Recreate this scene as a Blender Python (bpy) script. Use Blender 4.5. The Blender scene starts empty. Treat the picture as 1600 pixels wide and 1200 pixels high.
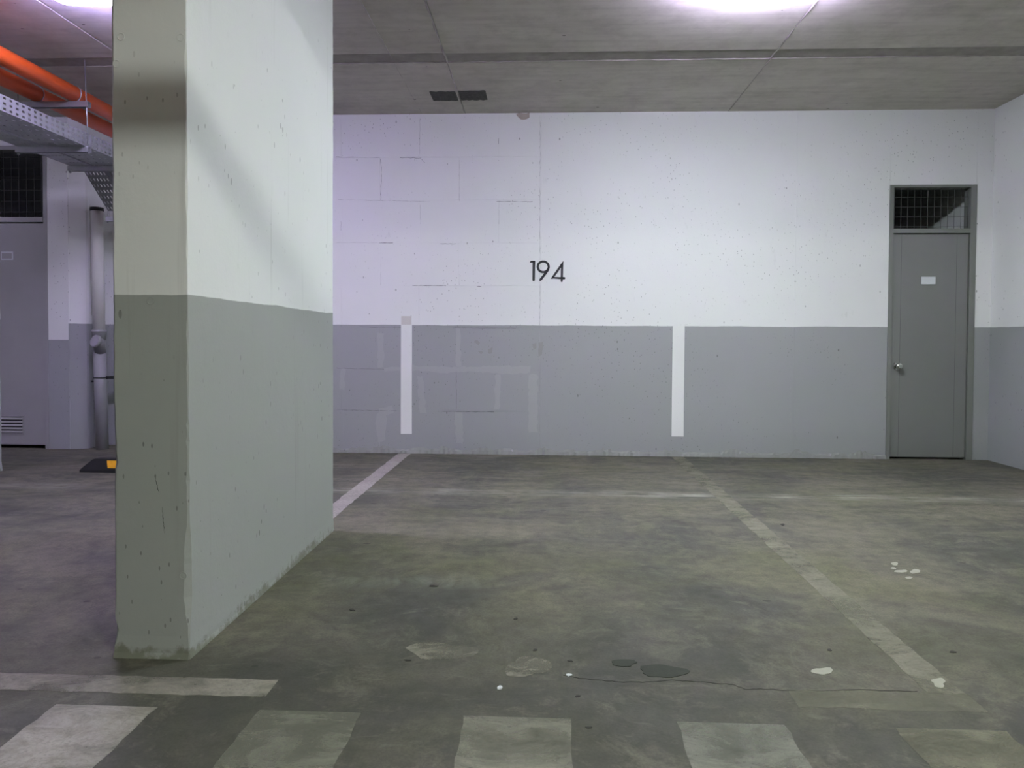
import bpy, math, random
from mathutils import Vector, Matrix
random.seed(7)
S = bpy.context.scene
COL = S.collection

# ------------------------------------------------------------------ camera
FPX, YAW, PITCH, ROLL, CX, CY, HCAM = 1150.0, math.radians(2.59), math.radians(1.4), 0.005, 800.0, 560.0, 1.03
FW = Vector((-math.sin(YAW)*math.cos(PITCH), math.cos(YAW)*math.cos(PITCH), -math.sin(PITCH)))
R0 = Vector((math.cos(YAW), math.sin(YAW), 0)); U0 = R0.cross(FW)
RT = R0*math.cos(ROLL) + U0*math.sin(ROLL); UP = U0*math.cos(ROLL) - R0*math.sin(ROLL)
CP = Vector((0, 0, HCAM))
cd = bpy.data.cameras.new('camera'); cam = bpy.data.objects.new('camera', cd); COL.objects.link(cam)
M = Matrix((RT, UP, -FW)).transposed().to_4x4(); M.translation = CP; cam.matrix_world = M
cd.sensor_width = 36; cd.lens = FPX/1600*36; cd.shift_y = -(600-CY)/1600; cd.clip_start = .02
S.camera = cam
def P(x, y, ax, v):
    "photo pixel (1600x1200) -> point on the plane ax = v"
    d = FW + RT*((x-CX)/FPX) - UP*((y-CY)/FPX)
    i = 'XYZ'.index(ax); return CP + d*((v-CP[i])/d[i])

# ------------------------------------------------------------------ world, exposure, lamp strengths
W = bpy.data.worlds.new('world'); S.world = W; W.use_nodes = True
W.node_tree.nodes['Background'].inputs[0].default_value = (.5, .5, .55, 1)
W.node_tree.nodes['Background'].inputs[1].default_value = .02
S.view_settings.view_transform = 'Standard'; S.view_settings.look = 'None'
S.view_settings.gamma = 1; S.view_settings.exposure = 1.47; S.view_settings.use_curve_mapping = False
# lamp: x, y, diffuser strength, diffuser colour, added halo ring strength, added halo ring colour, label tail
LAMPS = [
    (1.24, 4.17, 58, (.87, 1.0, .985), 180, (.52, .30, .90), 'above the numbered bay'),
    (-2.50, 4.10, 40, (.74, .70, 1.0), 130, (.36, .24, .85), 'beside the orange pipes'),
    (1.20, -.35, 76, (.95, 1.0, .94), 60, (1.0, .97, .86), 'over the driving aisle'),
    (-6.40, 4.10, 22, (.74, .70, 1.0), 60, (.6, .5, .9), 'added out of view to light the louvre door'),  # unseen fill lamp, added to brighten the area round the left door
    (-2.60, -5.20, 26, (1.0, 1.0, .96), 60, (1.0, .97, .9), 'added at the far garage end as ambient fill'),  # unseen lamp behind the camera, added for ambient bounce
]

# ------------------------------------------------------------------ node helpers
class NT:
    def __init__(s, name):
        s.m = bpy.data.materials.new(name); s.m.use_nodes = True; s.t = s.m.node_tree
        s.n = s.t.nodes; s.b = s.n['Principled BSDF']; s.out = s.n['Material Output']
    def new(s, t, **k):
        n = s.n.new(t)
        for a, v in k.items(): setattr(n, a, v)
        return n
    def put(s, sock, v):
        if isinstance(v, bpy.types.NodeSocket): s.t.links.new(v, sock)
        elif isinstance(v, (tuple, list)) and len(v) == 3 and sock.type == 'RGBA': sock.default_value = (*v, 1)
        else: sock.default_value = v
    def pos(s): return s.new('ShaderNodeNewGeometry').outputs['Position']
    def sep(s, v):
        n = s.new('ShaderNodeSeparateXYZ'); s.put(n.inputs[0], v); return n.outputs
    def scale(s, v, k):
        n = s.new('ShaderNodeVectorMath', operation='MULTIPLY'); s.put(n.inputs[0], v); n.inputs[1].default_value = k; return n.outputs[0]
    def add(s, v, k):
        n = s.new('ShaderNodeVectorMath', operation='ADD'); s.put(n.inputs[0], v); s.put(n.inputs[1], k); return n.outputs[0]
    def noise(s, v, sc, det=4, rough=.55, dist=0):
        n = s.new('ShaderNodeTexNoise'); s.put(n.inputs['Vector'], v); n.inputs['Scale'].default_value = sc
        n.inputs['Detail'].default_value = det; n.inputs['Roughness'].default_value = rough; n.inputs['Distortion'].default_value = dist
        return n.outputs['Fac']
    def noisec(s, v, sc, det=3):
        n = s.new('ShaderNodeTexNoise'); s.put(n.inputs['Vector'], v); n.inputs['Scale'].default_value = sc; n.inputs['Detail'].default_value = det
        return n.outputs['Color']
    def voro(s, v, sc, rnd=1.0):
        n = s.new('ShaderNodeTexVoronoi'); s.put(n.inputs['Vector'], v); n.inputs['Scale'].default_value = sc; n.inputs['Randomness'].default_value = rnd
        return n.outputs
    def math(s, op, a, b=0.0, clamp=False):
        n = s.new('ShaderNodeMath', operation=op, use_clamp=clamp); s.put(n.inputs[0], a); s.put(n.inputs[1], b); return n.outputs[0]
    def mr(s, v, a, b, c=0.0, d=1.0):
        n = s.new('ShaderNodeMapRange'); n.clamp = True
        for i, q in enumerate((v, a, b, c, d)): s.put(n.inputs[i], q)
        return n.outputs[0]
    def mix(s, f, a, b, mode='MIX'):
        n = s.new('ShaderNodeMix', data_type='RGBA', blend_type=mode); s.put(n.inputs[0], f); s.put(n.inputs[6], a); s.put(n.inputs[7], b); return n.outputs[2]
    def band(s, v, lo, hi, soft):
        a = s.mr(v, lo-soft, lo+soft); b = s.mr(v, hi-soft, hi+soft, 1, 0); return s.math('MULTIPLY', a, b)
    def bump(s, h, strength, dist, prev=None):
        n = s.new('ShaderNodeBump'); n.inputs['Strength'].default_value = strength; n.inputs['Distance'].default_value = dist
        s.put(n.inputs['Height'], h)
        if prev is not None: s.put(n.inputs['Normal'], prev)
        return n.outputs[0]
    def done(s, col, rough=.7, nrm=None, metal=0.0, spec=None):
        s.put(s.b.inputs['Base Color'], col); s.put(s.b.inputs['Roughness'], rough); s.put(s.b.inputs['Metallic'], metal)
        if spec is not None: s.b.inputs['Specular IOR Level'].default_value = spec
        if nrm is not None: s.put(s.b.inputs['Normal'], nrm)
        return s.m

WHITE, GREY, ZL = (.79, .80, .79), (.335, .348, .345), 1.165
def painted_wall(name, white, grey, zline, pits=.5, var=.06, stretch=.55, streak=False):
    t = NT(name); p = t.pos(); xyz = t.sep(p)
    wob = t.mr(t.noise(p, 3.0, 5), .2, .8, -.006, .006)
    z = t.math('ADD', xyz[2], wob)
    if zline: col = t.mix(t.mr(z, zline-.0015, zline+.0015), grey, white)
    else: col = t.mix(0.0, white, white)
    big = t.mr(t.noise(p, 1.1, 4), .3, .7, 1-var, 1+var)
    col = t.mix(1.0, col, t.mix(1.0, big, big), 'MULTIPLY') if False else t.mix(t.mr(t.noise(p, 1.1, 5), .35, .7, 0, var*2), col, t.mix(.5, col, (.18, .18, .17)))
    sp = t.scale(p, (1, 1, stretch))
    v1 = t.voro(sp, 17); patch = t.mr(t.noise(p, 2.2, 3), .42, .58)
    size = t.mr(t.sep(v1['Color'])[0],   .55, 1.0, .0, .12)
    pit = t.math('MULTIPLY', t.math('LESS_THAN', v1['Distance'], size), patch)
    v2 = t.voro(sp, 40); size2 = t.mr(t.sep(v2['Color'])[1], .70, 1.0, .05, .20)
    pit2 = t.math('MULTIPLY', t.math('LESS_THAN', v2['Distance'], size2), t.mr(t.noise(p, 1.3, 3), .4, .6))
    pt = t.math('MAXIMUM', pit, pit2)
    col = t.mix(t.math('MULTIPLY', pt, pits), col, (.05, .05, .045))
    # scuffs and grime patches
    sc = t.mr(t.noise(t.scale(p, (3, 3, 1.2)), 3.5, 6, .65), .66, .74)
    col = t.mix(t.math('MULTIPLY', sc, .10), col, (.12, .12, .10))
    if streak:
        foot = t.mr(t.math('ADD', xyz[2], t.mr(t.noise(p, 11, 6, .7), .3, .7, -.05, .05)), .0, .03, .7, 0)
        col = t.mix(foot, col, (.13, .135, .085))
        dr = t.mr(t.noise(t.scale(p, (9, 9, .35)), 1.6, 5, .6), .60, .70, 0, .22)
        col = t.mix(dr, col, (.20, .20, .17))
    h = t.math('SUBTRACT', t.math('ADD', t.math('MULTIPLY', t.noise(p, 9, 5), 1.0), t.math('MULTIPLY', t.noise(p, 90, 3), .18)), t.math('MULTIPLY', pt, .8))
    return t.done(col, .62, t.bump(h, .35, .006), spec=.35)
M_wall = painted_wall('painted wall', WHITE, GREY, ZL, .55, .05)
M_pier = painted_wall('painted pier', (.76, .78, .76), (.33, .35, .325), ZL+.005, .6, .06, .38, True)
M_plain = painted_wall('white plaster', WHITE, GREY, None, .2, .05)

def simple(name, col, rough=.5, metal=0.0, var=.12, sc=8.0, bump=.05):
    t = NT(name); p = t.pos(); n = t.noise(p, sc, 5)
    c = t.mix(t.mr(n, .3, .7, 0, var), col, tuple(x*.45 for x in col))
    return t.done(c, rough, t.bump(t.noise(p, sc*8, 3), bump, .002), metal)
M_door = simple('grey door enamel', (.195, .203, .188), .5, 0, .10, 3)
M_frame = simple('grey frame enamel', (.205, .215, .195), .45, 0, .15, 6)
M_doorL = simple('pale grey door enamel', (.34, .34, .335), .55, 0, .15, 3)
M_chrome = simple('chrome', (.8, .8, .78), .12, 1.0, .05)
M_galv = simple('galvanised steel', (.42, .43, .45), .42, .75, .3, 14)
M_orange = simple('orange gloss paint', (.85, .125, .018), .35, 0, .12, 6)
M_black = simple('black rubber', (.012, .012, .012), .7, 0, .2)
M_cable = simple('black cable', (.014, .016, .017), .5, 0, .2)
M_yellow = simple('yellow reflective film', (.85, .43, .02), .4, 0, .35, 30)
M_pvc = simple('white pvc', (.68, .68, .64), .4, 0, .15, 5)
M_greypipe = simple('grey painted pipe', (.30, .30, .31), .5, 0, .15, 5)
M_dark = simple('dark steel', (.03, .03, .032), .6, .3, .2)
M_wire = simple('galvanised wire', (.14, .14, .14), .5, .5, .2)
M_digit = simple('black stencil paint', (.012, .012, .016), .6, 0, .1, 30)
M_plate = simple('white plastic plate', (.62, .65, .67), .35, 0, .05)
M_housing = simple('white lamp housing', (.75, .75, .75), .4, 0, .05)
M_stripe = painted_wall('white stripe paint', (.80, .81, .79), GREY, None, .5, .08)
M_faded = painted_wall('faded cream paint', (.62, .60, .56), GREY, None, .3, .08)
M_repair = painted_wall('light grey repair paint', (.375, .385, .38), GREY, None, .3, .06)
M_rough = painted_wall('weathered grey mortar', (.30, .31, .29), GREY, None, .5, .25)
M_bare = simple('bare brown plaster', (.46, .40, .35), .8, 0, .3, 12)
M_wood = simple('dark stained formwork wood', (.085, .082, .075), .85, 0, .9, 40, .6)
M_greencab = simple('dark green cable', (.012, .03, .024), .5, 0, .2)

def emit(name, col, k):
    t = NT(name); t.put(t.b.inputs['Base Color'], (.8, .8, .8)); t.put(t.b.inputs['Emission Color'], col)
    t.b.inputs['Emission Strength'].default_value = k; return t.m

def ceiling_mat():
    t = NT('board marked concrete'); p = t.pos(); s = t.scale(p, (1, 2.2, 1))
    c = t.mix(t.mr(t.noise(s, 1.4, 6, .6), .3, .7), (.50, .468, .415), (.62, .588, .53))
    c = t.mix(t.mr(t.noise(t.scale(p, (.5, 6, 1)), 3, 4), .45, .75, 0, .35), c, (.33, .305, .275))
    v = t.voro(t.scale(p, (1, 1.6, 1)), 9); sz = t.mr(t.sep(v['Color'])[0], .8, 1, 0, .14)
    pit = t.math('LESS_THAN', v['Distance'], sz)
    pit = t.math('MULTIPLY', pit, t.mr(t.noise(p, 1.6, 2), .45, .55))
    c = t.mix(t.mr(t.noise(p, 7, 7, .7), .45, .7, 0, .35), c, (.29, .265, .23))
    c = t.mix(t.math('MULTIPLY', pit, .8), c, (.05, .045, .04))
    h = t.math('SUBTRACT', t.math('ADD', t.noise(p, 5, 6), t.math('MULTIPLY', t.noise(p, 60, 3), .25)), pit)
    return t.done(c, .85, t.bump(h, .3, .006), spec=.2)
M_ceil = ceiling_mat()
M_ceil2 = simple('rough darker concrete strip', (.36, .332, .30), .9, 0, .5, 10, .3)

def floor_mat():
    t = NT('worn concrete floor'); p = t.pos(); xyz = t.sep(p)
    wp = t.add(p, t.scale(t.noisec(p, 1.3, 4), (.6, .6, 0)))
    n1 = t.noise(wp, .9, 7, .62); n2 = t.noise(wp, 2.6, 7, .66); n3 = t.noise(p, 14, 6, .72)
    c = t.mix(t.mr(n1, .40, .60), (.118, .117, .104), (.235, .215, .168))
    c = t.mix(t.mr(n2, .47, .64, 0, .75), c, (.232, .220, .172))
    c = t.mix(t.mr(t.noise(t.add(wp, (7, 3, 0)), 1.7, 6, .6), .50, .64, 0, .75), c, (.088, .090, .086))
    c = t.mix(t.mr(t.noise(t.add(wp, (1, 9, 2)), 1.0, 6, .6), .52, .66, 0, .65), c, (.178, .178, .105))
    # brushed trowel / tyre streaks, running across the bay near the wall and along it further out
    s1 = t.noise(t.scale(wp, (.7, 5.5, 1)), 2.0, 7, .7); s2 = t.noise(t.scale(t.add(p, (4, 0, 0)), (6.0, 1.1, 1)), 1.8, 6, .7)
    far = t.mr(xyz[1], 3.2, 5.0)
    c = t.mix(t.math('MULTIPLY', t.mr(s1, .50, .66, 0, .65), t.mr(far, 0, 1, .25, 1)), c, (.255, .238, .205))
    c = t.mix(t.math('MULTIPLY', t.mr(s1, .50, .36, 0, .6), t.mr(far, 0, 1, .2, 1)), c, (.085, .083, .078))
    c = t.mix(t.mr(s2, .55, .70, 0, .35), c, (.225, .21, .17))
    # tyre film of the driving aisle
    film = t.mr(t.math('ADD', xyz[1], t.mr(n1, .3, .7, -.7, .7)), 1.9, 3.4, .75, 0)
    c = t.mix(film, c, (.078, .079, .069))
    c = t.mix(t.mr(n3, .42, .62, .0, .6), c, t.mix(.6, c, (.045, .045, .04)))
    c = t.mix(t.mr(t.noise(t.add(wp, (3, 3, 3)), 5.5, 7, .75), .52, .66, 0, .45), c, (.27, .25, .20))
    fine = t.noise(p, 120, 3, .6)
    c = t.mix(t.mr(fine, .42, .66, 0, .35), c, (.055, .055, .05))
    # long pale scuff left by a removed kerb, about five metres into the bay
    wy = t.math('ADD', xyz[1], t.mr(t.noise(t.scale(p, (1.2, 0, 0)), 1, 3), .2, .8, -.06, .06))
    st = t.band(wy, 4.87, 5.03, .06)
    sx = t.mr(t.noise(t.scale(p, (1.2, 14, 1)), 2.0, 6, .72), .42, .60)
    st = t.math('MULTIPLY', st, t.math('MULTIPLY', sx, t.mr(t.noise(t.scale(p, (1.6, .0, 0)), 1.1, 4), .40, .58, .12, 1)))
    c = t.mix(t.math('MULTIPLY', st, .85), c, (.45, .45, .41))
    # swept wet patch beside the pier
    bx = t.math('MULTIPLY', t.band(xyz[0], -.92, -.25, .09), t.band(t.math('ADD', t.math('ADD', xyz[1], t.math('MULTIPLY', xyz[0], -.05)), t.mr(t.noise(p, 7, 3), .3, .7, -.05, .05)), 3.05, 3.19, .04))
    bx = t.math('MULTIPLY', bx, t.mr(t.noise(t.add(t.scale(p, (7, 1.2, 1)), t.scale(t.noisec(p, 3), (2, 0, 0))), 2.4, 4, .6), .40, .6))
    c = t.mix(t.math('MULTIPLY', bx, .36), c, (.27, .28, .27))
    # pale scour marks
    sw = t.mr(t.noise(t.scale(wp, (1.0, 3.2, 1)), 3.2, 8, .78), .58, .70, 0, .5)
    c = t.mix(sw, c, (.26, .245, .205))
    # dark grit specks
    v = t.voro(t.scale(p, (.8, 1.3, 1)), 7); sz = t.mr(t.sep(v['Color'])[0], .78, 1, 0, .11)
    c = t.mix(t.math('MULTIPLY', t.math('LESS_THAN', t.math('ADD', v['Distance'], t.mr(n3, .2, .8, -.04, .04)), sz), .6), c, (.035, .035, .03))
    h = t.math('ADD', t.math('MULTIPLY', n2, 1.0), t.math('ADD', t.math('MULTIPLY', n3, .35), t.math('MULTIPLY', fine, .12)))
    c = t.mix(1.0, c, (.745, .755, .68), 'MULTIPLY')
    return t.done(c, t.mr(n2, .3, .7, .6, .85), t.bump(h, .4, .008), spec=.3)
M_floor = floor_mat()

def worn_paint(name, col, keep, seed=0.0, sc=5.0, strength=.9):
    t = NT(name); p = t.add(t.pos(), (seed, seed*1.7, 0))
    n = t.noise(t.scale(p, (1, 1.8, 1)), sc, 9, .78, .8); f = t.noise(p, 70, 4, .7); g = t.noise(p, 2.2, 4)
    c = t.mix(t.mr(t.noise(p, 3, 6, .7), .38, .65, 0, .6), col, tuple(x*.6 for x in col))
    c = t.mix(t.mr(f, .45, .68, 0, .45), c, (.09, .085, .075))
    t.done(c, .7, t.bump(f, .2, .002), spec=.3)
    tr = t.new('ShaderNodeBsdfTransparent'); mx = t.new('ShaderNodeMixShader')
    e = t.math('ADD', t.math('ADD', n, t.math('MULTIPLY', t.math('SUBTRACT', g, .5), .35)), t.math('MULTIPLY', t.math('SUBTRACT', f, .5), .35))
    k = t.mr(e, .56-keep*.45, .92-keep*.45, .3*strength*keep, strength)
    t.put(mx.inputs[0], k); t.put(mx.inputs[1], tr.outputs[0]); t.put(mx.inputs[2], t.b.outputs[0])
    t.t.links.new(mx.outputs[0], t.out.inputs[0]); return t.m

# ------------------------------------------------------------------ mesh helpers
class MB:
    def __init__(s): s.v = []; s.f = []; s.sm = []
    def poly(s, pts, smooth=False):
        i = len(s.v); s.v += [tuple(p) for p in pts]; s.f.append(list(range(i, i+len(pts)))); s.sm.append(smooth)
    def box(s, a, b):
        x0, y0, z0 = a; x1, y1, z1 = b; i = len(s.v)
        s.v += [(x0,y0,z0),(x1,y0,z0),(x1,y1,z0),(x0,y1,z0),(x0,y0,z1),(x1,y0,z1),(x1,y1,z1),(x0,y1,z1)]
        for q in ((0,3,2,1),(4,5,6,7),(0,1,5,4),(1,2,6,5),(2,3,7,6),(3,0,4,7)): s.f.append([i+k for k in q]); s.sm.append(False)
        return s
    def bevbox(s, a, b, e):
        "box with its four front (-Y) edges chamfered"
        x0, y0, z0 = a; x1, y1, z1 = b
        return s.loft([[(x0,y1,z0),(x1,y1,z0),(x1,y1,z1),(x0,y1,z1)], [(x0,y0+e,z0),(x1,y0+e,z0),(x1,y0+e,z1),(x0,y0+e,z1)],
                       [(x0+e,y0,z0+e),(x1-e,y0,z0+e),(x1-e,y0,z1-e),(x0+e,y0,z1-e)]])
    def loft(s, loops, smooth=False, caps=True, closed=False):
        i0 = len(s.v); n = len(loops[0])
        for l in loops: s.v += [tuple(p) for p in l]
        L = len(loops)
        for k in range(L if closed else L-1):
            a = i0+k*n; b = i0+((k+1) % L)*n
            for j in range(n):
                s.f.append([a+j, a+(j+1) % n, b+(j+1) % n, b+j]); s.sm.append(smooth)
        if caps and not closed:
            s.f.append([i0+j for j in reversed(range(n))]); s.sm.append(False)
            s.f.append([i0+(L-1)*n+j for j in range(n)]); s.sm.append(False)
        return s
    def tube(s, pts, r, n=16, caps=True):
        pts = [Vector(p) for p in pts]; loops = []
        rs = r if isinstance(r, (list, tuple)) else [r]*len(pts)
        ref = None
        for k, p in enumerate(pts):
            d = (pts[min(k+1, len(pts)-1)] - pts[max(k-1, 0)]).normalized()
            if ref is None: ref = Vector((0,0,1)) if abs(d.z) < .9 else Vector((1,0,0))
            u = d.cross(ref).normalized(); w = u.cross(d)
            loops.append([p + (u*math.cos(a)+w*math.sin(a))*rs[k] for a in [2*math.pi*j/n for j in range(n)]])
        return s.loft(loops, True, caps)
    def ring(s, c, axis, R, r, n=24, m=8):
        axis = Vector(axis).normalized(); ref = Vector((0,0,1)) if abs(axis.z) < .9 else Vector((1,0,0))
        u = axis.cross(ref).normalized(); w = u.cross(axis); c = Vector(c); loops = []
        for k in range(n):
            a = 2*math.pi*k/n; d = u*math.cos(a)+w*math.sin(a)
            loops.append([c + d*(R+r*math.cos(b)) + axis*(r*math.sin(b)) for b in [2*math.pi*j/m for j in range(m)]])
        return s.loft(loops, True, False, True)
    def mesh(s, name):
        me = bpy.data.meshes.new(name); me.from_pydata(s.v, [], s.f)
        me.polygons.foreach_set('use_smooth', s.sm)
        import bmesh
        b = bmesh.new(); b.from_mesh(me); bmesh.ops.recalc_face_normals(b, faces=b.faces); b.to_mesh(me); b.free()
        me.update(); return me
    def build(s, name, mat, parent=None):
        me = s.mesh(name); me.materials.append(mat); return link(name, me, parent)
def link(name, data, parent=None):
    o = bpy.data.objects.new(name, data); COL.objects.link(o)
    if parent: o.parent = parent; o.matrix_parent_inverse = parent.matrix_world.inverted()
    return o
def empty(name, loc=(0,0,0)):
    o = bpy.data.objects.new(name, None); COL.objects.link(o); o.location = loc; o.empty_display_size = .1
    o.matrix_world = Matrix.Translation(loc); return o
def tag(o, label, cat=None, group=None, kind=None):
    o['label'] = label
    if cat: o['category'] = cat
    if group: o['group'] = group
    if kind: o['kind'] = kind
    return o
def struct(o, label=None):
    o['kind'] = 'structure'
    if label: o['label'] = label
    return o

D, ZC, XR = 6.62, 3.06, 3.885      # back wall, ceiling, right wall
XL, YB = -9.0, -8.0                # far ends of the garage
DX0, DX1, DZ1 = 3.005, 3.745, 2.405      # right door opening
LX0, LX1, LZ1 = -5.42, -4.60, 2.80       # left door opening
RX0, RX1, RD = -4.255, -2.70, .30        # pipe recess
JX = -.045                               # end of the blockwork

# ------------------------------------------------------------------ floor, ceiling
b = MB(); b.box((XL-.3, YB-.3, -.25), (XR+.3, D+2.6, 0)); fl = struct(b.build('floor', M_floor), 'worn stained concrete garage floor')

b = MB(); b.box((XL-.3, YB-.3, ZC+.006), (XR+.3, D+2.6, ZC+.25)); ce = struct(b.build('ceiling', M_ceil), 'bare concrete ceiling with formwork panel joints')
xs = [XL, -7.72, -5.39, -3.06, -.73, 1.60, XR]
ys = [YB, -5.5, -2.8, -.1, 2.6, 5.24]
g = .004
for i in range(len(xs)-1):
    for j in range(len(ys)-1):
        q = MB(); e = random.uniform(-.0015, .0025)
        x0, x1, y0, y1 = xs[i]+g, xs[i+1]-g, ys[j]+g*.5, ys[j+1]-g*.5
        if j == len(ys)-2: y1 = ys[j+1]
        q.loft([[(x0,y0,ZC+.006),(x1,y0,ZC+.006),(x1,y1,ZC+.006),(x0,y1,ZC+.006)],[(x0+.004,y0+.001,ZC+e),(x1-.004,y0+.001,ZC+e),(x1-.004,y1-.004,ZC+e),(x0+.004,y1-.004,ZC+e)]])
        q.build('panel', M_ceil, ce)
    e = random.uniform(-.002, .002); x0, x1 = xs[i]+g, xs[i+1]-g
    MB().box((x0, 5.405, ZC+e), (x1, D+.02, ZC+.006)).build('panel', M_ceil, ce)
    MB().box((x0, 5.245, ZC+.0035), (x1, 5.40, ZC+.006)).build('joint_strip', M_ceil2, ce)
def fin(x, ya, yb, w, h):
    "ragged concrete fin left along a formwork joint"
    q = MB(); L = []; n = 60
    for k in range(n+1):
        y = ya+(yb-ya)*k/n; a = w*random.uniform(.5, 1.3); hh = h*random.uniform(.2, 1.3); xx = x+random.uniform(-.002, .002)
        L.append([(xx-a, y, ZC+.002), (xx, y, ZC-hh), (xx+a, y, ZC+.002)])
    q.loft(L); return q
for x in (-.73, 1.60): fin(x, 2.6, D, .008, .006).build('joint_fin', M_ceil2, ce)
fin(-1.12, 3.95, D, .003, .002).build('joint_fin', M_ceil2, ce)
b = MB(); L = []                       # ragged lip along the board strip
for k in range(161):
    x = -3+k*(XR+3)/160; a = .008*random.uniform(.3, 1.4)
    L.append([(x, 5.405-a, ZC+.002), (x, 5.405, ZC-.005*random.uniform(.1, 1.2)), (x, 5.405+a*.6, ZC+.001)])
b.loft(L).build('joint_fin', M_ceil2, ce)

# shallow downstand beam over the aisle
for xa, xb, nm in ((XL, -1.39, 'beam_left'), (-1.13, XR, 'beam_right')):
    b = MB(); b.box((xa, 2.25, 2.615), (xb, 2.60, ZC+.005)); struct(b.build(nm, M_ceil), 'concrete beam spanning to the large pier')

# ------------------------------------------------------------------ walls
C0 = D+.006
b = MB(); b.box((RX1, C0+.15, 0), (RX1+.1, D+RD, ZC+.02))
b.box((RX1, C0, 0), (DX0, C0+.15, ZC+.02)); b.box((DX0, C0, DZ1), (DX1, C0+.15, ZC+.02)); b.box((DX1, C0, 0), (XR+.2, C0+.15, ZC+.02))
wb = struct(b.build('wall_back', M_wall), 'white over grey painted back wall of the parking bay')
b = MB(); b.box((RX0-.02, D+RD, 0), (RX1+.1, D+RD+.12, ZC+.02)); struct(b.build('wall_recess', M_wall))
# wall round the left door, with a chamfered corner at the pipe recess
b = MB(); b.box((XL, C0, 0), (LX0, C0+.15, ZC+.02)); b.box((LX0, C0, LZ1), (LX1, C0+.15, ZC+.02)); wl = struct(b.build('wall_back_left', M_wall))
b = MB(); pl = [(LX1, C0+.2), (LX1, D), (-4.405, D), (-4.40, D+.006), (RX0-.012, D+.05), (RX0, D+.065), (RX0, D+RD-.001), (LX1, D+RD-.001)]
b.loft([[(x, y, z) for x, y in pl] for z in (0, ZC+.02)]); b.build('corner_piece', M_wall, wl)
q = MB(); q.box((LX1+.002, D-.002, 1.015), (-4.408, D+.001, 1.2)); q.build('white_patch', M_stripe, wl)
# blockwork: rows and half-bond joints measured on the photo
rows = [P(600, y, 'Y', D).z for y in (706, 641, 576.5, 511.5, 446, 379.5, 312.5, 246)] + [ZC+.004]
rows[0] = .0
cols_even = [RX1, -2.207, -1.502, -.785, JX]; cols_odd = [RX1, -2.56, -1.855, -1.143, -.425, JX]
for r in range(len(rows)-1):
    cs = cols_even if r % 2 == 0 else cols_odd
    for i in range(len(cs)-1):
        gz = random.choice([.0002, .0003, .0005, .0007]); gx = random.choice([.0002, .0003, .0004, .0006])
        q = MB(); y = D+random.uniform(-.0004, .0004)
        q.bevbox((cs[i]+gx, y, rows[r]+gz), (cs[i+1]-gx, C0, rows[r+1]-gz), random.uniform(.0003, .0007)); q.build('block', M_wall, wb)
for x0, x1, z0, z1 in ((JX+.001, 2.20, 0, ZC+.004), (2.2006, DX0, 0, ZC+.004), (DX0+.0006, DX1-.0006, DZ1+.002, ZC+.004), (DX1, XR, 0, ZC+.004)):
    q = MB(); q.bevbox((x0, D, z0), (x1, C0, z1), .0008); q.build('panel', M_wall, wb)
# hairline open joints and cracks in the blockwork
def crack(pts, w, mat=M_digit):
    "thin dark opening: ribbon of varying width lying on the wall"
    q = MB(); up = []; lo = []
    for k in range(len(pts)-1):
        (xa, ya), (xb, yb) = pts[k], pts[k+1]; n = max(2, int(math.hypot(xb-xa, yb-ya)/4))
        for j in range(n+(k == len(pts)-2)):
            f = j/n; x = xa+(xb-xa)*f; y = ya+(yb-ya)*f; t = .62*w*random.uniform(.15, 1.1)
            hor = abs(xb-xa) >= abs(yb-ya); jx, jy = (0, random.uniform(-.35, .35)) if hor else (random.uniform(-.35, .35), 0)
            a = P(x+jx-(0 if hor else t/2), y+jy-(t/2 if hor else 0), 'Y', D-.0022); c = P(x+jx+(0 if hor else t/2), y+jy+(t/2 if hor else 0), 'Y', D-.0022)
            up.append(a); lo.append(c)
    n = len(up)
    for k in range(n-1): q.poly([up[k], up[k+1], lo[k+1], lo[k]])
    for k in range(n-1): q.poly([p+Vector((0, .002, 0)) for p in (lo[k], lo[k+1], up[k+1], up[k])])
    q.build('joint_crack', mat, wb)
M_crackd = simple('open joint', (.10, .10, .11), .8, 0, .5, 30)
M_crackf = simple('faint open joint', (.42, .42, .43), .8, 0, .5, 30)
for pts, w, m in (([(525, 245), (592, 246)], .9, 0), ([(595, 248), (596, 270), (595, 312)], 1.1, 0), ([(625, 246.5), (658, 247)], .9, 0), ([(718, 250), (718, 314)], .7, 1),
        ([(776, 315), (832, 315.5)], 1.1, 0), ([(528, 312), (672, 315)], .8, 1), ([(592, 379.5), (614, 379.5)], 1.2, 0), ([(688, 381), (712, 381)], .9, 0), ([(526, 378.5), (590, 379)], .6, 1),
        ([(644, 446), (697, 446.5)], .9, 0), ([(745, 447.5), (752, 447.5)], 1, 0), ([(779, 216), (779, 225)], 1.1, 0), ([(656, 185), (656, 240)], .5, 1), ([(533, 345), (533, 360)], .7, 1),
        ([(562, 510), (575, 511), (637, 511.5)], .9, 0), ([(708, 512.5), (806, 513)], .9, 0), ([(526, 575), (600, 577)], .8, 0), ([(713, 580), (713, 641)], .7, 0), ([(690, 642.5), (772, 644)], 1.1, 0),
        ([(525, 640.5), (620, 642)], .7, 0), ([(778, 585), (778, 640)], .5, 1), ([(537, 640), (536, 690)], .6, 1), ([(657, 320), (657, 350)], .6, 1), ([(780, 314), (779.5, 350)], .4, 1),
        ([(844, 180), (844, 250), (843.5, 420), (843.5, 560), (843, 706)], .8, 1), ([(1236, 560), (1235, 690)], .7, 1), ([(657, 247), (664, 254)], 1.5, 1), ([(718, 428), (718, 446)], .5, 1), ([(595, 425), (595, 445)], .6, 1)):
    crack(pts, w, M_crackf if m else M_crackd)
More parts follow.
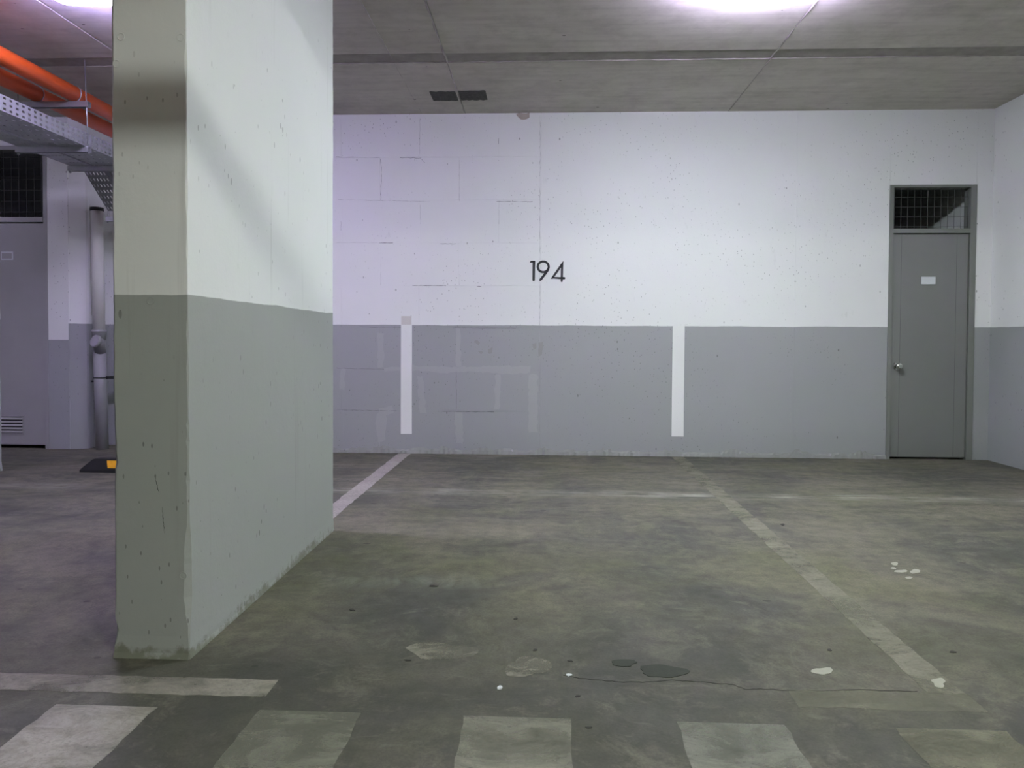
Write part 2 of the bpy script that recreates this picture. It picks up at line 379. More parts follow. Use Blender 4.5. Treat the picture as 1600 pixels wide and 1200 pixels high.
# lighter repair patches smeared over joints in the grey band
def blob_wall(name, pts, mat, th=.0022, jit=1.5):
    out = []
    n = len(pts)
    for k in range(n):
        (xa, ya), (xb, yb) = pts[k], pts[(k+1) % n]; m = max(2, int(math.hypot(xb-xa, yb-ya)/5))
        for j in range(m): out.append((xa+(xb-xa)*j/m+random.uniform(-jit, jit), ya+(yb-ya)*j/m+random.uniform(-jit, jit)))
    q = MB(); q.loft([[P(x, y, 'Y', D) for x, y in out], [P(x, y, 'Y', D-th) for x, y in out]]); return q.build(name, mat, wb)
for pts in ([(600, 575), (640, 571), (700, 573), (760, 572), (830, 572), (829, 583), (790, 585), (740, 580), (690, 583), (645, 579), (602, 580)],
            [(592, 638), (612, 634), (615, 645), (604, 650), (602, 688), (590, 690), (587, 660)], [(710, 645), (723, 645), (724, 693), (713, 694)],
            [(532, 577), (540, 577), (538, 610), (531, 609)], [(774, 586), (782, 586), (781, 640), (773, 641)], [(652, 588), (660, 588), (666, 645), (656, 646)],
            [(590, 520), (600, 520), (599, 573), (590, 574)], [(712, 514), (720, 514), (720, 572), (713, 572)], [(826, 585), (840, 585), (840, 675), (826, 676)]):
    blob_wall('repair_patch', pts, M_repair)
for pts in ([(740, 534), (745, 530), (750, 536), (747, 539)], [(762, 546), (770, 542), (769, 552), (764, 553)], [(832, 538), (838, 535), (839, 544), (834, 546)], [(841, 536), (848, 534), (847, 555), (842, 558)], [(747, 548), (755, 549), (752, 554)]):
    blob_wall('chipped_spot', pts, M_rough, .003, .8)
blob_wall('bare_patch', [(806, 177), (828, 177), (827, 184), (820, 187), (812, 184)], M_bare)
# ragged mortar lip along the foot of the wall
b = MB(); L = []; n = 260
for k in range(n+1):
    x = RX1+(DX0-RX1)*k/n; h = .035+.03*abs(math.sin(k*.37)+math.sin(k*.113+1))*random.uniform(.2, .8); o = .006+.012*random.random()
    L.append([(x, D+.002, 0), (x, D-o, 0), (x, D-o*random.uniform(.4, .9), h*.6), (x, D-.001, h)])
b.loft(L); bb = struct(b.build('baseboard_back', M_rough), 'ragged mortar lip along the foot of the back wall')

b = MB(); b.box((XR, YB, 0), (XR+.2, D+.02, ZC+.02)); struct(b.build('wall_right', M_wall), 'white over grey painted right side wall')
b = MB(); b.box((XL-.2, YB, 0), (XL, D+.2, ZC+.02)); struct(b.build('wall_left', M_wall))
b = MB(); b.box((XL, YB-.2, 0), (XR, YB, ZC+.02)); struct(b.build('wall_front', M_wall))
# store rooms behind the two doors
def room(name, x0, x1, y1, z1):
    y0 = C0+.15; q = MB()
    q.box((x0-.1, y0, 0), (x0, y1, z1)); q.box((x1, y0, 0), (x1+.1, y1, z1)); q.box((x0, y1, 0), (x1, y1+.1, z1)); q.box((x0-.1, y0, z1), (x1+.1, y1+.1, z1+.1))
    return struct(q.build(name, M_plain))
room('wall_storage', 1.8, 3.80, D+2.3, 2.9)
room('wall_plant_room', -7.2, -4.62, D+1.9, 2.95)

# ------------------------------------------------------------------ concrete piers
def pier(name, x0, x1, y0, y1, chips, label):
    "rectangular pier with worn, chipped arrises"
    r = random.Random(3); zs = [k*.018 for k in range(int((ZC+.01)/.018)+1)]; L = []; c = [.005]*4
    for z in zs:
        for k in range(4):
            c[k] = min(.011, max(.002, c[k]+r.uniform(-.0016, .0016)))
        cc = list(c)
        for (k, za, zb, d) in chips:
            if za < z < zb: cc[k] += d*math.sin(math.pi*(z-za)/(zb-za))**.5*r.uniform(.7, 1.1)
        f = .010*max(0, 1-z/.07)*r.uniform(.2, 1.0)
        a0, a1, b0, b1 = x0-f, x1+f*.5, y0-f, y1+f
        ring = [(a0+cc[0], b0), (a1-cc[1], b0), (a1, b0+cc[1]), (a1, b1-cc[2]), (a1-cc[2], b1), (a0+cc[3], b1), (a0, b1-cc[3]), (a0, b0+cc[0])]
        L.append([(x, y, z) for x, y in ring])
    q = MB(); q.loft(L); o = q.build(name, M_pier); tag(o, label, 'pillar'); return o
PX0, PX1, PY0, PY1 = -1.383, -1.137, 2.295, 3.905
pr = pier('concrete_pier', PX0, PX1, PY0, PY1, [(1, .12, .42, .012), (1, .70, .72, .008), (1, .745, .757, .012), (1, .5, .6, .006), (1, 1.85, 1.95, .004), (0, .62, .65, .007), (0, .05, .12, .01), (2, .55, .6, .006)],
     'large free-standing concrete pier, white above and grey below, on the bay line')
for zz, x, y in ((1.985, PX0+.035, PY0), (1.98, PX1-.018, PY0), (1.90, PX0+.02, PY0), (.27, PX1-.02, PY0), (1.15, PX0+.125, PY0)):
    MB().ring((x, y-.0005, zz), (0, 1, 0), .011, .0018, 20, 6).build('tie_hole', M_pier, pr)
# long scratch on the grey front
for (xa, za, xb, zb) in ((PX0+.135, .59, PX0+.15, .53), (PX0+.158, .49, PX0+.165, .405)):
    n = 14; L = []
    for k in range(n+1):
        f = k/n; w = .0013*random.uniform(.15, 1.0)*math.sin(math.pi*(f*.9+.05)); x = xa+(xb-xa)*f+random.uniform(-.0015, .0015); z = za+(zb-za)*f
        L.append([(x-w, PY0-.0006, z), (x+w, PY0-.0006, z), (x+w, PY0+.002, z), (x-w, PY0+.002, z)])
    MB().loft(L).build('scratch', M_dark, pr)
pier('concrete_pier', -4.75, -4.20, 4.1, 5.50, [], 'white and grey concrete pier in front of the door with a louvre')

# ------------------------------------------------------------------ doors
def knob(parent, x, y, z):
    q = MB(); q.tube([(x, y, z), (x, y-.008, z)], [.033, .031], 24); ro = q.build('rose', M_chrome, parent)
    q = MB(); q.tube([(x, y-.006, z), (x, y-.03, z), (x, y-.036, z), (x, y-.05, z), (x, y-.066, z), (x, y-.072, z)], [.012, .012, .022, .029, .026, .016], 24); q.build('knob', M_chrome, parent)
d1 = empty('door_1', (3.37, D, 0)); struct(d1, 'grey flush door with wire mesh transom and small white plate')
fr = MB(); y0, y1 = D-.012, D+.10; w = .032
fr.box((DX0, y0, 0), (DX0+w, y1, DZ1)); fr.box((DX1-w-.018, y0+.004, 0), (DX1, y1, DZ1)); fr.box((DX0+w, y0, DZ1-w*.7), (DX1-w-.018, y1, DZ1)); fr.box((DX0+w, y0, 1.985), (DX1-w-.018, y1, 2.025))
fr.box((DX0+w, D+.055, 0), (DX0+w+.016, y1, 1.985)); fr.box((DX1-w-.034, D+.055, 0), (DX1-w-.018, y1, 1.985)); fr.box((DX0+w, D+.055, 1.97), (DX1-w-.018, y1, 1.985))
fr.build('frame', M_frame, d1)
lf = MB(); lx0, lx1 = DX0+w+.004, DX1-w-.023; lf.bevbox((lx0, D+.008, .018), (lx1, D+.05, 1.977), .002); leaf = lf.build('leaf', M_door, d1)
for x in (lx0+.075, lx1-.10): MB().box((x, D+.0076, .03), (x+.0016, D+.0084, 1.97)).build('seam', M_dark, leaf)
kp = P(1400, 572, 'Y', D); knob(leaf, lx0+.05, D+.008, kp.z)
a = P(1439.5, 432.5, 'Y', D+.006); c = P(1461, 444.5, 'Y', D+.006)
MB().bevbox((a.x, D-.002, c.z), (c.x, D+.008, a.z), .001).build('sign_plate', M_plate, leaf)
b = MB(); tx0, tx1, tz0, tz1 = DX0+w, DX1-w-.018, 2.025, DZ1-w*.7; n = 12
for k in range(n):
    x = tx0+.025+(tx1-tx0-.03)*k/(n-1); b.tube([(x, D+.035, tz0-.005), (x, D+.035, tz1+.005)], .0016, 6)
for z in (tz0+.022, tz0+.108, tz0+.195, tz0+.28): b.tube([(tx0-.005, D+.03, z), (tx1+.005, D+.03, z)], .0014, 6)
b.build('wire_mesh', M_wire, d1)

d2 = empty('door_2', ((LX0+LX1)/2, D, 0)); struct(d2, 'pale grey door with louvre vent and wire mesh transom')
fr = MB(); w = .035; fr.box((LX0, y0, 0), (LX0+w, y1, LZ1)); fr.box((LX1-w, y0+.006, 0), (LX1, y1, LZ1)); fr.box((LX0+w, y0, LZ1-w), (LX1-w, y1, LZ1)); fr.box((LX0+w, y0, 2.10), (LX1-w, y1, 2.145))
fr.box((LX0+w, D+.055, 0), (LX1-w, y1-.02, .03)) if False else None
fr.build('frame', M_doorL, d2)
lf = MB(); lf.bevbox((LX0+w+.004, D+.008, .035), (LX1-w-.004, D+.05, 2.09), .002); leaf2 = lf.build('leaf', M_doorL, d2)
a = P(7, 651, 'Y', D); c = P(35, 677, 'Y', D); vx0, vx1, vz0, vz1 = a.x-.16, c.x, c.z, a.z
MB().box((vx0, D+.0065, vz0), (vx1, D+.009, vz1)).build('vent_back', M_digit, leaf2)
v = MB(); t_ = .012
for q_ in (((vx0-t_, D+.002, vz0-t_), (vx1+t_, D+.008, vz0)), ((vx0-t_, D+.002, vz1), (vx1+t_, D+.008, vz1+t_)), ((vx0-t_, D+.002, vz0), (vx0, D+.008, vz1)), ((vx1, D+.002, vz0), (vx1+t_, D+.008, vz1))): v.box(*q_)
v.build('vent_frame', M_doorL, leaf2)
for k in range(5):
    z = vz0+(vz1-vz0)*(k+.15)/5; h = (vz1-vz0)/5
    q = MB(); q.loft([[(x, D-.002, z), (x, D+.0066, z+h*.5), (x, D+.0066, z+h*.62), (x, D-.002, z+h*.12)] for x in (vx0, vx1)]); q.build('slat', M_doorL, leaf2)
a = P(1, 393, 'Y', D); c = P(20, 406, 'Y', D)
MB().bevbox((a.x, D+.004, c.z), (c.x, D+.008, a.z), .001).build('sign_plate', M_plate, leaf2)
MB().box((a.x+.008, D+.003, c.z+.012), (c.x-.012, D+.0045, a.z-.012)).build('sign_panel', M_doorL, leaf2)
b = MB()
for k in range(10):
    x = LX0+w+.06+(LX1-LX0-2*w-.1)*k/9; b.tube([(x, D+.035, 2.14), (x, D+.035, LZ1-w+.005)], .0014, 6)
for z in (2.2, 2.3, 2.4, 2.5, 2.6, 2.7): b.tube([(LX0+w-.005, D+.03, z), (LX1-w+.005, D+.03, z)], .0014, 6)
b.build('wire_mesh', M_wire, d2)

# ------------------------------------------------------------------ ceiling lamps
def lamp(x, y, k, col, kr, colr, tail):
    o = empty('ceiling_lamp', (x, y, ZC)); tag(o, 'white surface mounted ceiling lamp ' + tail, 'lamp')
    def ov(hx, hy, z, p=5.0, n=36):
        out = []
        for j in range(n):
            a = 2*math.pi*j/n; ca, sa = math.cos(a), math.sin(a)
            out.append((x+hx*math.copysign(abs(ca)**(2/p), ca), y+hy*math.copysign(abs(sa)**(2/p), sa), z))
        return out
    q = MB(); q.loft([ov(.25, .06, ZC+.004), ov(.25, .06, ZC-.06)]); q.build('housing', M_housing, o)
    # added upward glow, no real lamp part: throws the coloured halo on the ceiling
    a_, c_ = ov(.25, .06, ZC-.058), ov(.325, .13, ZC-.058); q = MB(); n = len(a_)
    for k_ in range(n): q.poly([a_[k_], a_[(k_+1) % n], c_[(k_+1) % n], c_[k_]])
    q.poly([(p[0], p[1], p[2]-.001) for p in reversed(c_)])
    q.build('added_halo_ring', emit('added lamp halo '+tail, colr, kr), o)
    q = MB(); q.loft([ov(.327, .132, ZC-.0595), ov(.325, .13, ZC-.088), ov(.30, .105, ZC-.102), ov(.24, .055, ZC-.108)]); q.build('diffuser', emit('lamp diffuser '+tail, col, k), o)
    return o
for a in LAMPS: lamp(*a)

# ------------------------------------------------------------------ sprinkler pipes, hangers, cable trays
PZ, PR = 2.815, .056
def pipe_y(name, x, z, r, ya, yb, label, group=None):
    o = empty(name, (x, (ya+yb)/2, z)); tag(o, label, 'pipe', group)
    q = MB(); q.tube([(x, ya, z), (x, yb, z)], r, 28); q.build('pipe', M_orange, o)
    for yy in (ya+.9, ):
        q = MB(); q.tube([(x, yy-.06, z), (x, yy-.058, z), (x, yy+.058, z), (x, yy+.06, z)], [r, r+.010, r+.010, r], 28); q.build('coupling', M_orange, o)
    return o
pipe_y('sprinkler_pipe', -3.455, PZ, PR, -2.0, D, 'orange sprinkler pipe running above the edge of the cable tray')
pipe_y('sprinkler_pipe', -3.735, PZ, PR, -2.0, D, 'orange sprinkler pipe in the shade of its brighter twin')
o = empty('sprinkler_pipe', (-2.4, 1.22, 2.265)); tag(o, 'orange sprinkler pipe crossing the driving aisle in front of the bays', 'pipe')
b = MB(); b.tube([(XL, 1.22, 2.265), (XR, 1.22, 2.265)], .054, 24); b.build('pipe', M_orange, o)
for x in (-6, -3, 0, 3):
    q = MB(); q.ring((x, 1.22, 2.265), (1, 0, 0), .057, .004, 20, 6); q.tube([(x, 1.22, 2.32), (x, 1.22, ZC)], .004, 8); q.build('hanger', M_galv, o)

TZ, TH = 2.43, .10
TA, TB_ = (-3.655, -3.355), (-3.865, -3.685)
def perforated(q, origin, du, dv, nu, nv, hu, hv, n, th):
    "plate spanned by du, dv with nu x nv slots (hu, hv = slot share of a cell)"
    o = Vector(origin); du = Vector(du); dv = Vector(dv); n = Vector(n)*th
    us = [0]; vs = [0]
    for k in range(nu): us += [(k+.5-hu/2)/nu, (k+.5+hu/2)/nu]
    for k in range(nv): vs += [(k+.5-hv/2)/nv, (k+.5+hv/2)/nv]
    us.append(1); vs.append(1)
    pt = lambda i, j: o+du*us[i]+dv*vs[j]
    for i in range(len(us)-1):
        for j in range(len(vs)-1):
            if i % 2 == 1 and j % 2 == 1:
                c = [pt(i, j), pt(i+1, j), pt(i+1, j+1), pt(i, j+1)]
                for k in range(4): q.poly([c[k], c[(k+1) % 4], c[(k+1) % 4]+n, c[k]+n])
                continue
            for off in (Vector(), n): q.poly([pt(i, j)+off, pt(i+1, j)+off, pt(i+1, j+1)+off, pt(i, j+1)+off])
def tray(xa, xb, ya, yb, label):
    t = empty('cable_tray', ((xa+xb)/2, (ya+yb)/2, TZ)); tag(t, label, 'cable tray')
    L = yb-ya; q = MB()
    perforated(q, (xb, ya, TZ), (0, L, 0), (0, 0, TH), int(L/.055), 3, .42, .42, (-1, 0, 0), .002)
    q.build('side_rail', M_galv, t)
    q = MB(); perforated(q, (xa, ya, TZ), (0, L, 0), (0, 0, TH), int(L/.055), 3, .42, .42, (1, 0, 0), .002); q.build('side_rail', M_galv, t)
    q = MB(); perforated(q, (xa+.002, ya, TZ), (xb-xa-.004, 0, 0), (0, L, 0), 6, int(L/.11), .28, .28, (0, 0, 1), .002); q.build('base', M_galv, t)
    # dropping end section
    dn = Vector((0, .34, -.275)); up = Vector((0, .34, .42)).normalized()
    q = MB(); perforated(q, (xa+.002, yb, TZ), (xb-xa-.004, 0, 0), dn, 6, 7, .34, .45, up, .002); q.build('drop_base', M_galv, t)
    for x in (xa, xb-.002):
        s0 = Vector((x, yb, TZ)); q = MB()
        q.loft([[s0, s0+Vector((.002, 0, 0)), s0+dn+Vector((.002, 0, 0)), s0+dn], [p+up*TH*.8 for p in (s0, s0+Vector((.002, 0, 0)), s0+dn+Vector((.002, 0, 0)), s0+dn)]]); q.build('drop_rail', M_galv, t)
    return t
tray(*TA, 1.0, 6.02, 'wide galvanised perforated cable tray below the orange pipes')
tray(*TB_, 1.0, 6.02, 'narrow galvanised cable tray beside the wide one')
# cables in the trays
for x, r, lab in ((-3.60, .016, 'thick black cable lying along the tray base'), (-3.55, .012, 'thin black cable next to the thick one'), (-3.79, .014, 'black cable lying in the narrow tray')):
    q = MB(); q.tube([(x+.006*math.sin(y*3), y, TZ+.004+r) for y in [1+k*.1 for k in range(51)]] , r, 10)
    tag(q.build('power_cable', M_cable), lab, 'cable')
def strut(y, z, x0, x1, label, rods, clips=(), t=None):
    "U-channel trapeze hung on threaded rods"
    if t is None: t = empty('trapeze_hanger', ((x0+x1)/2, y, z)); tag(t, label, 'bracket')
    q = MB(); h, w_ = .041, .041; e = .0035
    pl_ = [(-w_/2, 0), (w_/2, 0), (w_/2, -h), (w_/2-.009, -h), (w_/2-.009, -h+e), (w_/2-e, -h+e), (w_/2-e, -e), (-w_/2+e, -e), (-w_/2+e, -h+e), (-w_/2+.009, -h+e), (-w_/2+.009, -h), (-w_/2, -h)]
    q.loft([[(x, y+a_, z+c_) for a_, c_ in pl_] for x in (x0, x1)]); q.build('channel', M_galv, t)
    for x, zt, dx in rods:
        q = MB(); q.tube([(x, y, z-.055), (x+dx, y, zt)], .0045, 8); q.build('threaded_rod', M_galv, t)
        q = MB(); q.tube([(x, y, z-.052), (x, y, z-.041)], .010, 6); q.build('nut', M_galv, t)
    for x, zc_ in clips:
        q = MB(); q.ring((x, y, zc_), (0, 1, 0), PR+.004, .003, 28, 6); q.build('pipe_clamp', M_galv, t)
    return t
s1 = P(127, 226, 'Y', 5.27)
th = strut(5.27, TZ-.001, -3.885, -3.335, 'galvanised double trapeze hanger carrying the two cable trays and orange pipes', [(-3.345, ZC, -.024), (-3.875, ZC, 0)])
strut(5.27, PZ-PR-.004, -3.885, -3.335, '', [], [(-3.455, PZ), (-3.735, PZ)], th)
strut(5.86, TZ-.001, -3.885, -3.335, 'channel trapeze where the cable trays drop to the recess', [(-3.875, TZ+.03, 0), (-3.345, ZC, 0)])
strut(6.40, 2.11, -3.90, -3.335, 'dark channel bracket over the drain pipe', [(-3.89, 2.23, 0)])

# ------------------------------------------------------------------ drain pipe and cables in the recess
DPX, DPY, r = P(157, 600, 'Y', D+.02).x, D+.02, .052
dp = empty('drain_pipe', (DPX, DPY, 0)); tag(dp, 'drain pipe in the recess, white above and grey below, with capped branch', 'pipe')
zt = P(155, 328, 'Y', DPY).z; zm = P(155, 514, 'Y', DPY).z; xt = -.02
b = MB(); b.tube([(DPX+xt*.45, DPY, zm-.02), (DPX+xt, DPY, zt)], r, 24); b.build('upper_pipe', M_pvc, dp)
b = MB(); b.tube([(DPX+.012, DPY, 0), (DPX+xt*.45, DPY, zm-.03)], r+.002, 24); b.build('lower_pipe', M_greypipe, dp)
b = MB(); b.tube([(DPX-.009, DPY, zm-.10), (DPX-.009, DPY, zm-.035), (DPX-.009, DPY, zm-.03), (DPX-.009, DPY, zm-.012), (DPX-.009, DPY, zm-.006)], [r+.006, r+.006, r+.011, r+.011, r+.006], 24); b.build('collar', M_greypipe, dp)
cz = P(149, 533, 'Y', DPY-.12); 
b = MB(); b.tube([(DPX, DPY, cz.z-.10), (cz.x+.01, DPY-.09, cz.z-.01), (cz.x, DPY-.12, cz.z)], [.05, .05, .05], 20); b.build('branch', M_greypipe, dp)
dd = (Vector((cz.x, DPY-.12, cz.z))-Vector((cz.x+.01, DPY-.09, cz.z-.01))).normalized(); c0 = Vector((cz.x, DPY-.12, cz.z))
b = MB(); b.tube([c0-dd*.02, c0+dd*.006, c0+dd*.012], [.058, .058, .05], 24); b.build('cap', M_greypipe, dp)
zb_ = P(160, 590, 'Y', DPY).z
b = MB(); b.ring((DPX+.004, DPY, zb_), (0, 0, 1), r+.004, .005, 28, 6); b.box((DPX+.05, DPY+.0, zb_-.012), (DPX+.2, D+.12, zb_+.012)); b.box((DPX-.105, DPY+.02, zb_-.045), (DPX-.03, DPY+.035, zb_-.03)); b.build('wall_clamp', M_dark, dp)
b = MB(); b.tube([(DPX+xt, DPY, zt-.01), (DPX+xt, DPY, zt+.02)], r+.006, 24); b.build('top_clamp', M_dark, dp)
a = P(139.5, 285, 'Y', D+.13); c = P(141.5, 520, 'Y', D+.13); e = P(144.5, 690, 'Y', D+.13); yc = D+.13
b = MB(); b.tube([(a.x, yc, 2.40), (a.x, yc, a.z), ((a.x+c.x)/2-.004, yc, (a.z+c.z)/2), (c.x-.002, yc, c.z), (e.x, yc, .35), (e.x, yc, .0)], .013, 10)
tag(b.build('riser_cable', M_greencab), 'dark green riser cable running down beside the drain pipe', 'cable')
a = P(140.5, 320, 'Y', D+.1); b = MB(); b.tube([(a.x, D+.1, a.z), (a.x+.002, D+.1, 1.7), (a.x+.008, D+.1, 1.25)], .004, 8); tag(b.build('thin_wire', M_pvc), 'thin white wire hanging between dark cable and drain pipe', 'wire')
b = MB(); b.box((-3.93, D+.1, 2.035), (-3.2, D+RD, 2.11)); tag(b.build('wall_trunking', M_dark), 'dark metal trunking across the recess above the drain pipe', 'trunking')

# ------------------------------------------------------------------ wheel stop
ws = empty('wheel_stop', (-2.65, 5.46, 0)); tag(ws, 'black rubber wheel stop with yellow reflectors behind the large pier', 'wheel stop')
x0, x1, yf, yb_, h = -3.567, -1.75, 5.47, 5.62, .10
def sec(x, hh, ins): return [(x, yf, 0), (x, yf+.003, .018), (x, yf+.035*hh/h+ins, hh), (x, yb_-.035*hh/h-ins, hh), (x, yb_-.003, .018), (x, yb_, 0)]
b = MB(); b.loft([sec(x0, .022, .005), sec(x0+.012, .034, 0), sec(x0+.085, h*.97, 0), sec(x0+.1, h, 0), sec(x1-.1, h, 0), sec(x1-.085, h*.97, 0), sec(x1-.012, .034, 0), sec(x1, .022, .005)]); b.build('body', M_black, ws)
for k in range(4):
    xa = x0+.20+k*.40; q = MB()
    fy = lambda z: yf+.003+(.032)*(z-.018)/(h-.018)
    L = [[(xa, fy(.09)-d, .09), (xa+.22, fy(.09)-d, .09), (xa+.205, fy(.036)-d, .036), (xa+.018, fy(.036)-d, .036)] for d in (-.002, .003)]
    q.loft(L); q.build('reflector', M_yellow, ws)

# ------------------------------------------------------------------ painted markings
def strip_y(name, x0, x1, ya, yb, mat, label, group=None, jit=.004, z=.0012):
    q = MB(); n = max(4, int((yb-ya)/.04)); L = []
    for k in range(n+1):
        y = ya+(yb-ya)*k/n; a_ = x0+random.uniform(-jit, jit); c_ = x1+random.uniform(-jit, jit)
        L.append([(a_, y, 0.0), (c_, y, 0.0), (c_, y, z), (a_, y, z)])
    q.loft(L); return tag(q.build(name, mat), label, 'road marking', group)
def strip_x(name, xa, xb, y0, y1, mat, label, group=None, jit=.004, z=.0012):
    q = MB(); n = max(4, int((xb-xa)/.04)); L = []
    for k in range(n+1):
        x = xa+(xb-xa)*k/n; a_ = y0+random.uniform(-jit, jit); c_ = y1+random.uniform(-jit, jit)
        L.append([(x, a_, 0.0), (x, c_, 0.0), (x, c_, z), (x, a_, z)])
    q.loft(L); return tag(q.build(name, mat), label, 'road marking', group)
CREAM = (.40, .375, .33)
strip_y('parking_line', -1.325, -1.215, 3.96, D-.03, worn_paint('pinkish line paint', (.44, .40, .37), 1.0, 3), 'clean pale parking line running from the pier to the back wall')
strip_y('parking_line', 1.13, 1.235, 2.19, D-.03, worn_paint('yellowed line paint', (.31, .295, .225), .80, 5, 4, .72), 'long yellowed parking line running out from the wall stripe near the door')
strip_x('parking_line', -6.0, -.80, 2.06, 2.165, worn_paint('worn cream line paint', (.36, .335, .28), .74, 9, 4, .85), 'cream line crossing in front of the large pier')
strip_x('parking_line', .72, 1.24, 2.085, 2.19, worn_paint('nearly worn off line paint', (.36, .345, .26), .7, 12, 4, .55), 'nearly worn off cross line at the open end of the bay', None, .006)
for k, (keep, col, lab) in enumerate(((.80, (.39, .365, .315), 'brightest painted crossing block, in front of the large pier'), (.72, (.30, .30, .235), 'worn greenish crossing block beside the brightest one'), (.76, (.35, .34, .275), 'worn crossing block in line with the bay number'),
                                      (.74, (.31, .31, .26), 'mottled grey crossing block below the pale paint splash'), (.68, (.27, .26, .19), 'faint brownish crossing block under the end of the yellowed line'))):
    xx = -1.365+k*.5755
    strip_y('crossing_block', xx, xx+.288, 1.40, 1.985, worn_paint('crossing paint %s' % 'abcde'[k], col, keep, 20+k*3.3, 5, .9 if k == 0 else .72), lab, None, .004)
# wall stripes
for xa, xb, top, bot, lab in ((626.5, 643.5, 505, 678, 'white bay stripe on the wall blockwork beside the pier'), (1051, 1068, 510, 682, 'white bay stripe on the wall between number and door')):
    a = P(xa, top, 'Y', D); c = P(xb, bot, 'Y', D)
    q = MB(); q.bevbox((a.x, D-.0025, c.z), (c.x, D, ZL+.003), .0006); tag(q.build('wall_stripe', M_stripe), lab, 'wall marking')
a = P(627, 494, 'Y', D); c = P(643, 505, 'Y', D); q = MB(); q.bevbox((a.x, D-.002, ZL+.004), (c.x, D, a.z), .0005); q.build('faded_paint', M_faded, wb)
# number 194
num = empty('bay_number', P(855, 424, 'Y', D)); tag(num, 'black painted bay number 194 on the white wall', 'number')
def Z(x, y, off=0): return P(780+x/10.667, 380+y/10.667, 'Y', D-off)
def stroke(q, pts, w, closed=False):
    n = len(pts); L = []
    for k in range(n):
        a_ = Vector(pts[(k-1) % n] if closed else pts[max(k-1, 0)]); c_ = Vector(pts[(k+1) % n] if closed else pts[min(k+1, n-1)])
        d = (c_-a_).normalized(); nn = Vector((-d.y, d.x)); ww = w[k] if isinstance(w, (list, tuple)) else w; p = Vector(pts[k])
        u_, l_ = p+nn*ww/2, p-nn*ww/2
        L.append([Z(u_.x, u_.y, .0), Z(l_.x, l_.y, .0), Z(l_.x, l_.y, .003), Z(u_.x, u_.y, .003)])
    q.loft(L, False, True, closed)
q = MB(); stroke(q, [(579, 294), (577, 400), (574, 610), (573, 622), (572, 630)], [42, 42, 40, 38, 22]); stroke(q, [(514, 322), (530, 309), (600, 308)], [16, 32, 32]); q.build('digit_one', M_digit, num)
q = MB(); stroke(q, [(733+91*math.cos(t_), 393+88*math.sin(t_)) for t_ in [2*math.pi*k/32 for k in range(32)]], 38, True); stroke(q, [(824, 400), (815, 440), (770, 505), (700, 595), (683, 614), (672, 624)], [30, 38, 40, 40, 36, 18]); q.build('digit_nine', M_digit, num)
q = MB(); stroke(q, [(1072, 298), (1050, 345), (960, 475), (885, 580), (862, 590)], [4, 34, 38, 34, 6]); stroke(q, [(866, 584), (900, 574), (1040, 582), (1085, 583), (1100, 583)], [8, 30, 34, 42, 26]); stroke(q, [(1062, 310), (1048, 370), (1044, 560), (1042, 630), (1041, 648)], [10, 38, 38, 34, 22]); q.build('digit_four', M_digit, num)

# ------------------------------------------------------------------ small things on floor and ceiling
def blob(name, cx, cy, rx, ry, mat, label, cat, th=.0016, n=22, jit=.25, group=None):
    pts = []; ph = random.uniform(0, 6)
    for k in range(n):
        a_ = 2*math.pi*k/n; s_ = 1+jit*(.6*math.sin(2*a_+ph)+.4*math.sin(3*a_+2*ph)+.25*math.sin(5*a_+3*ph))+random.uniform(-.06, .06); pts.append(P(cx+rx*s_*math.cos(a_), cy+ry*s_*math.sin(a_), 'Z', 0))
    q = MB(); q.loft([pts, [p+Vector((0, 0, th)) for p in pts]]); return tag(q.build(name, mat), label, cat, group)
M_splash = simple('pale dried paint', (.33, .33, .265), .6, 0, .2, 20)
M_oil = simple('oil stained concrete', (.034, .038, .027), .85, 0, .4, 30, .3)
M_leafbit = simple('dark dry grit', (.03, .027, .022), .8, 0, .3, 40)
M_scrape = worn_paint('pale scuffed skin', (.33, .31, .25), .55, 31, 9)
blob('oil_stain', 1036, 1049, 34, 11, M_oil, 'larger dark oil stain on the floor of the bay', 'stain')
blob('oil_stain', 975, 1036, 22, 5, M_oil, 'smaller oval oil stain next to the larger one', 'stain')
blob('paint_splash', 1285, 1049, 15, 5.5, M_splash, 'largest pale paint splash on the floor', 'paint splash')
blob('paint_splash', 1467, 1067, 12, 6, M_splash, 'pale paint splash at the end of the yellowed line', 'paint splash', jit=.45)
for x, y, rx, ry in ((1398, 881, 6, 2.2), (1408, 893, 9, 2.2), (1430, 893, 8, 3), (1420, 903, 6, 1.6), (1396, 888, 4, 1.4)):
    blob('paint_splash', x, y, rx, ry, M_splash, 'small pale paint drop in the cluster on the floor before the door', 'paint splash', group='paint drops before the door')
blob('paint_chip', 781, 1075, 4.5, 2.6, M_plate, 'small white chip lying alone in the middle of the bay', 'chip', .003, 8)
blob('paint_chip', 889, 1055, 5.5, 1.6, M_plate, 'thin white sliver beside the scuffed patch', 'chip', .002, 8)
blob('scuffed_patch', 825, 1042, 38, 14, M_scrape, 'pale scuffed patch on the floor near the oil stains', 'stain', .001)
blob('scuffed_patch', 690, 1018, 48, 15, M_scrape, 'faint pale scuffed patch towards the pier', 'stain', .001)
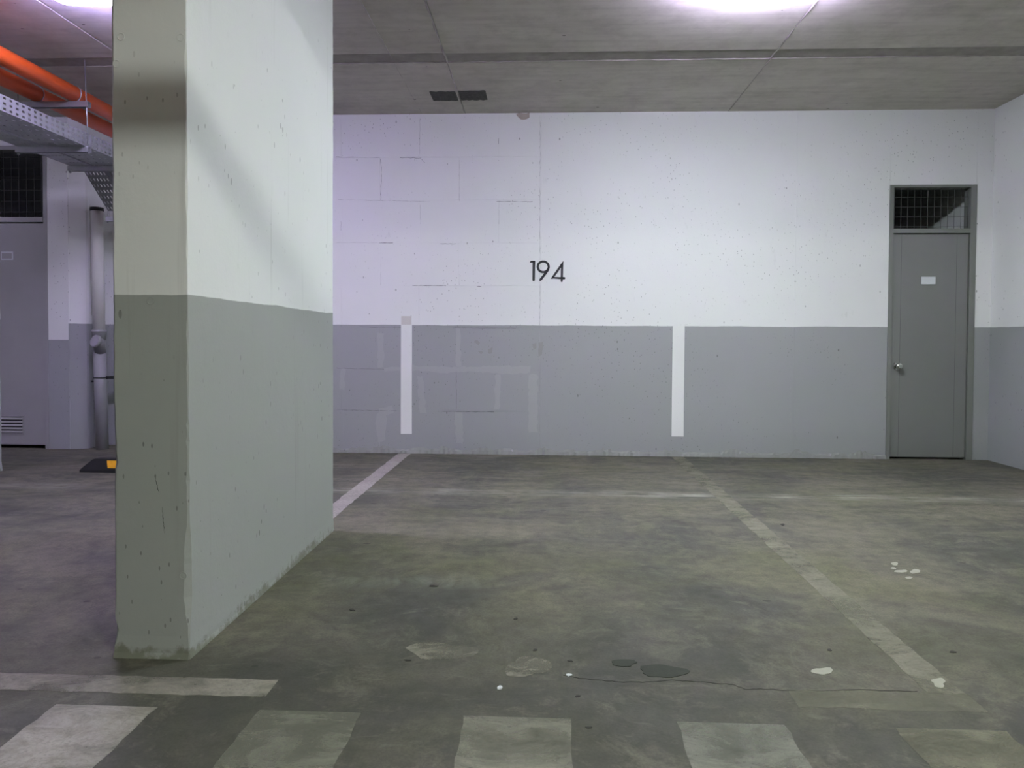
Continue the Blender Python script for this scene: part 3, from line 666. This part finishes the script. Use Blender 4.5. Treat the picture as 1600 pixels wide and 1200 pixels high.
for x, y in ((1296, 1017), (1489, 1019), (1388, 996), (1350, 957)):
    pass
for x, y, rx in ((1296, 1016, 5), (1489, 1019, 7), (836, 1016, 5), (891, 1033, 6), (806, 967, 4), (903, 1088, 6), (1223, 820, 5), (920, 1137, 6), (637, 1032, 6), (677, 916, 9), (550, 953, 6)):
    blob('grit_fleck', x, y, rx*.75, 1.4, M_leafbit, 'dark fleck of dirt lying on the concrete floor', 'debris', .002, 9, .4, 'dirt flecks on the floor')
# old formwork board left in the ceiling
a = P(671, 143, 'Z', ZC); c = P(760, 156, 'Z', ZC); bd = empty('formwork_board', ((a.x+c.x)/2, (a.y+c.y)/2, ZC)); tag(bd, 'dark weathered wooden board left in the concrete ceiling', 'board')
xm = -.735
for xa, xb, ya, yb in ((a.x, xm-.012, c.y, a.y), (xm+.012, c.x+.01, c.y-.01, a.y-.01)):
    q = MB(); n = 14; L = []
    for k in range(n+1):
        x = xa+(xb-xa)*k/n; e1, e2 = random.uniform(-.006, .006), random.uniform(-.006, .006)
        L.append([(x, ya+e1, ZC+.003), (x, yb+e2, ZC+.003), (x, yb+e2, ZC-.006+random.uniform(-.002, .002)), (x, ya+e1, ZC-.006+random.uniform(-.002, .002))])
    q.loft(L); q.build('plank', M_wood, bd)

# hairline crack across the open end of the bay
pts = [(880, 1055), (905, 1060), (940, 1063), (975, 1066), (1010, 1066), (1050, 1063), (1075, 1064), (1110, 1067), (1145, 1070), (1165, 1077), (1200, 1077), (1245, 1080), (1300, 1079), (1350, 1078), (1400, 1080), (1440, 1081)]
q = MB(); L = []
for k in range(len(pts)-1):
    for j in range(6):
        f = j/6; x = pts[k][0]+(pts[k+1][0]-pts[k][0])*f; y = pts[k][1]+(pts[k+1][1]-pts[k][1])*f+random.uniform(-.6, .6); w = random.uniform(.05, .45)
        a = P(x, y-w, 'Z', 0); c = P(x, y+w, 'Z', 0); L.append([a, c, c+Vector((0, 0, .0012)), a+Vector((0, 0, .0012))])
q.loft(L).build('hairline_crack', M_leafbit, fl)
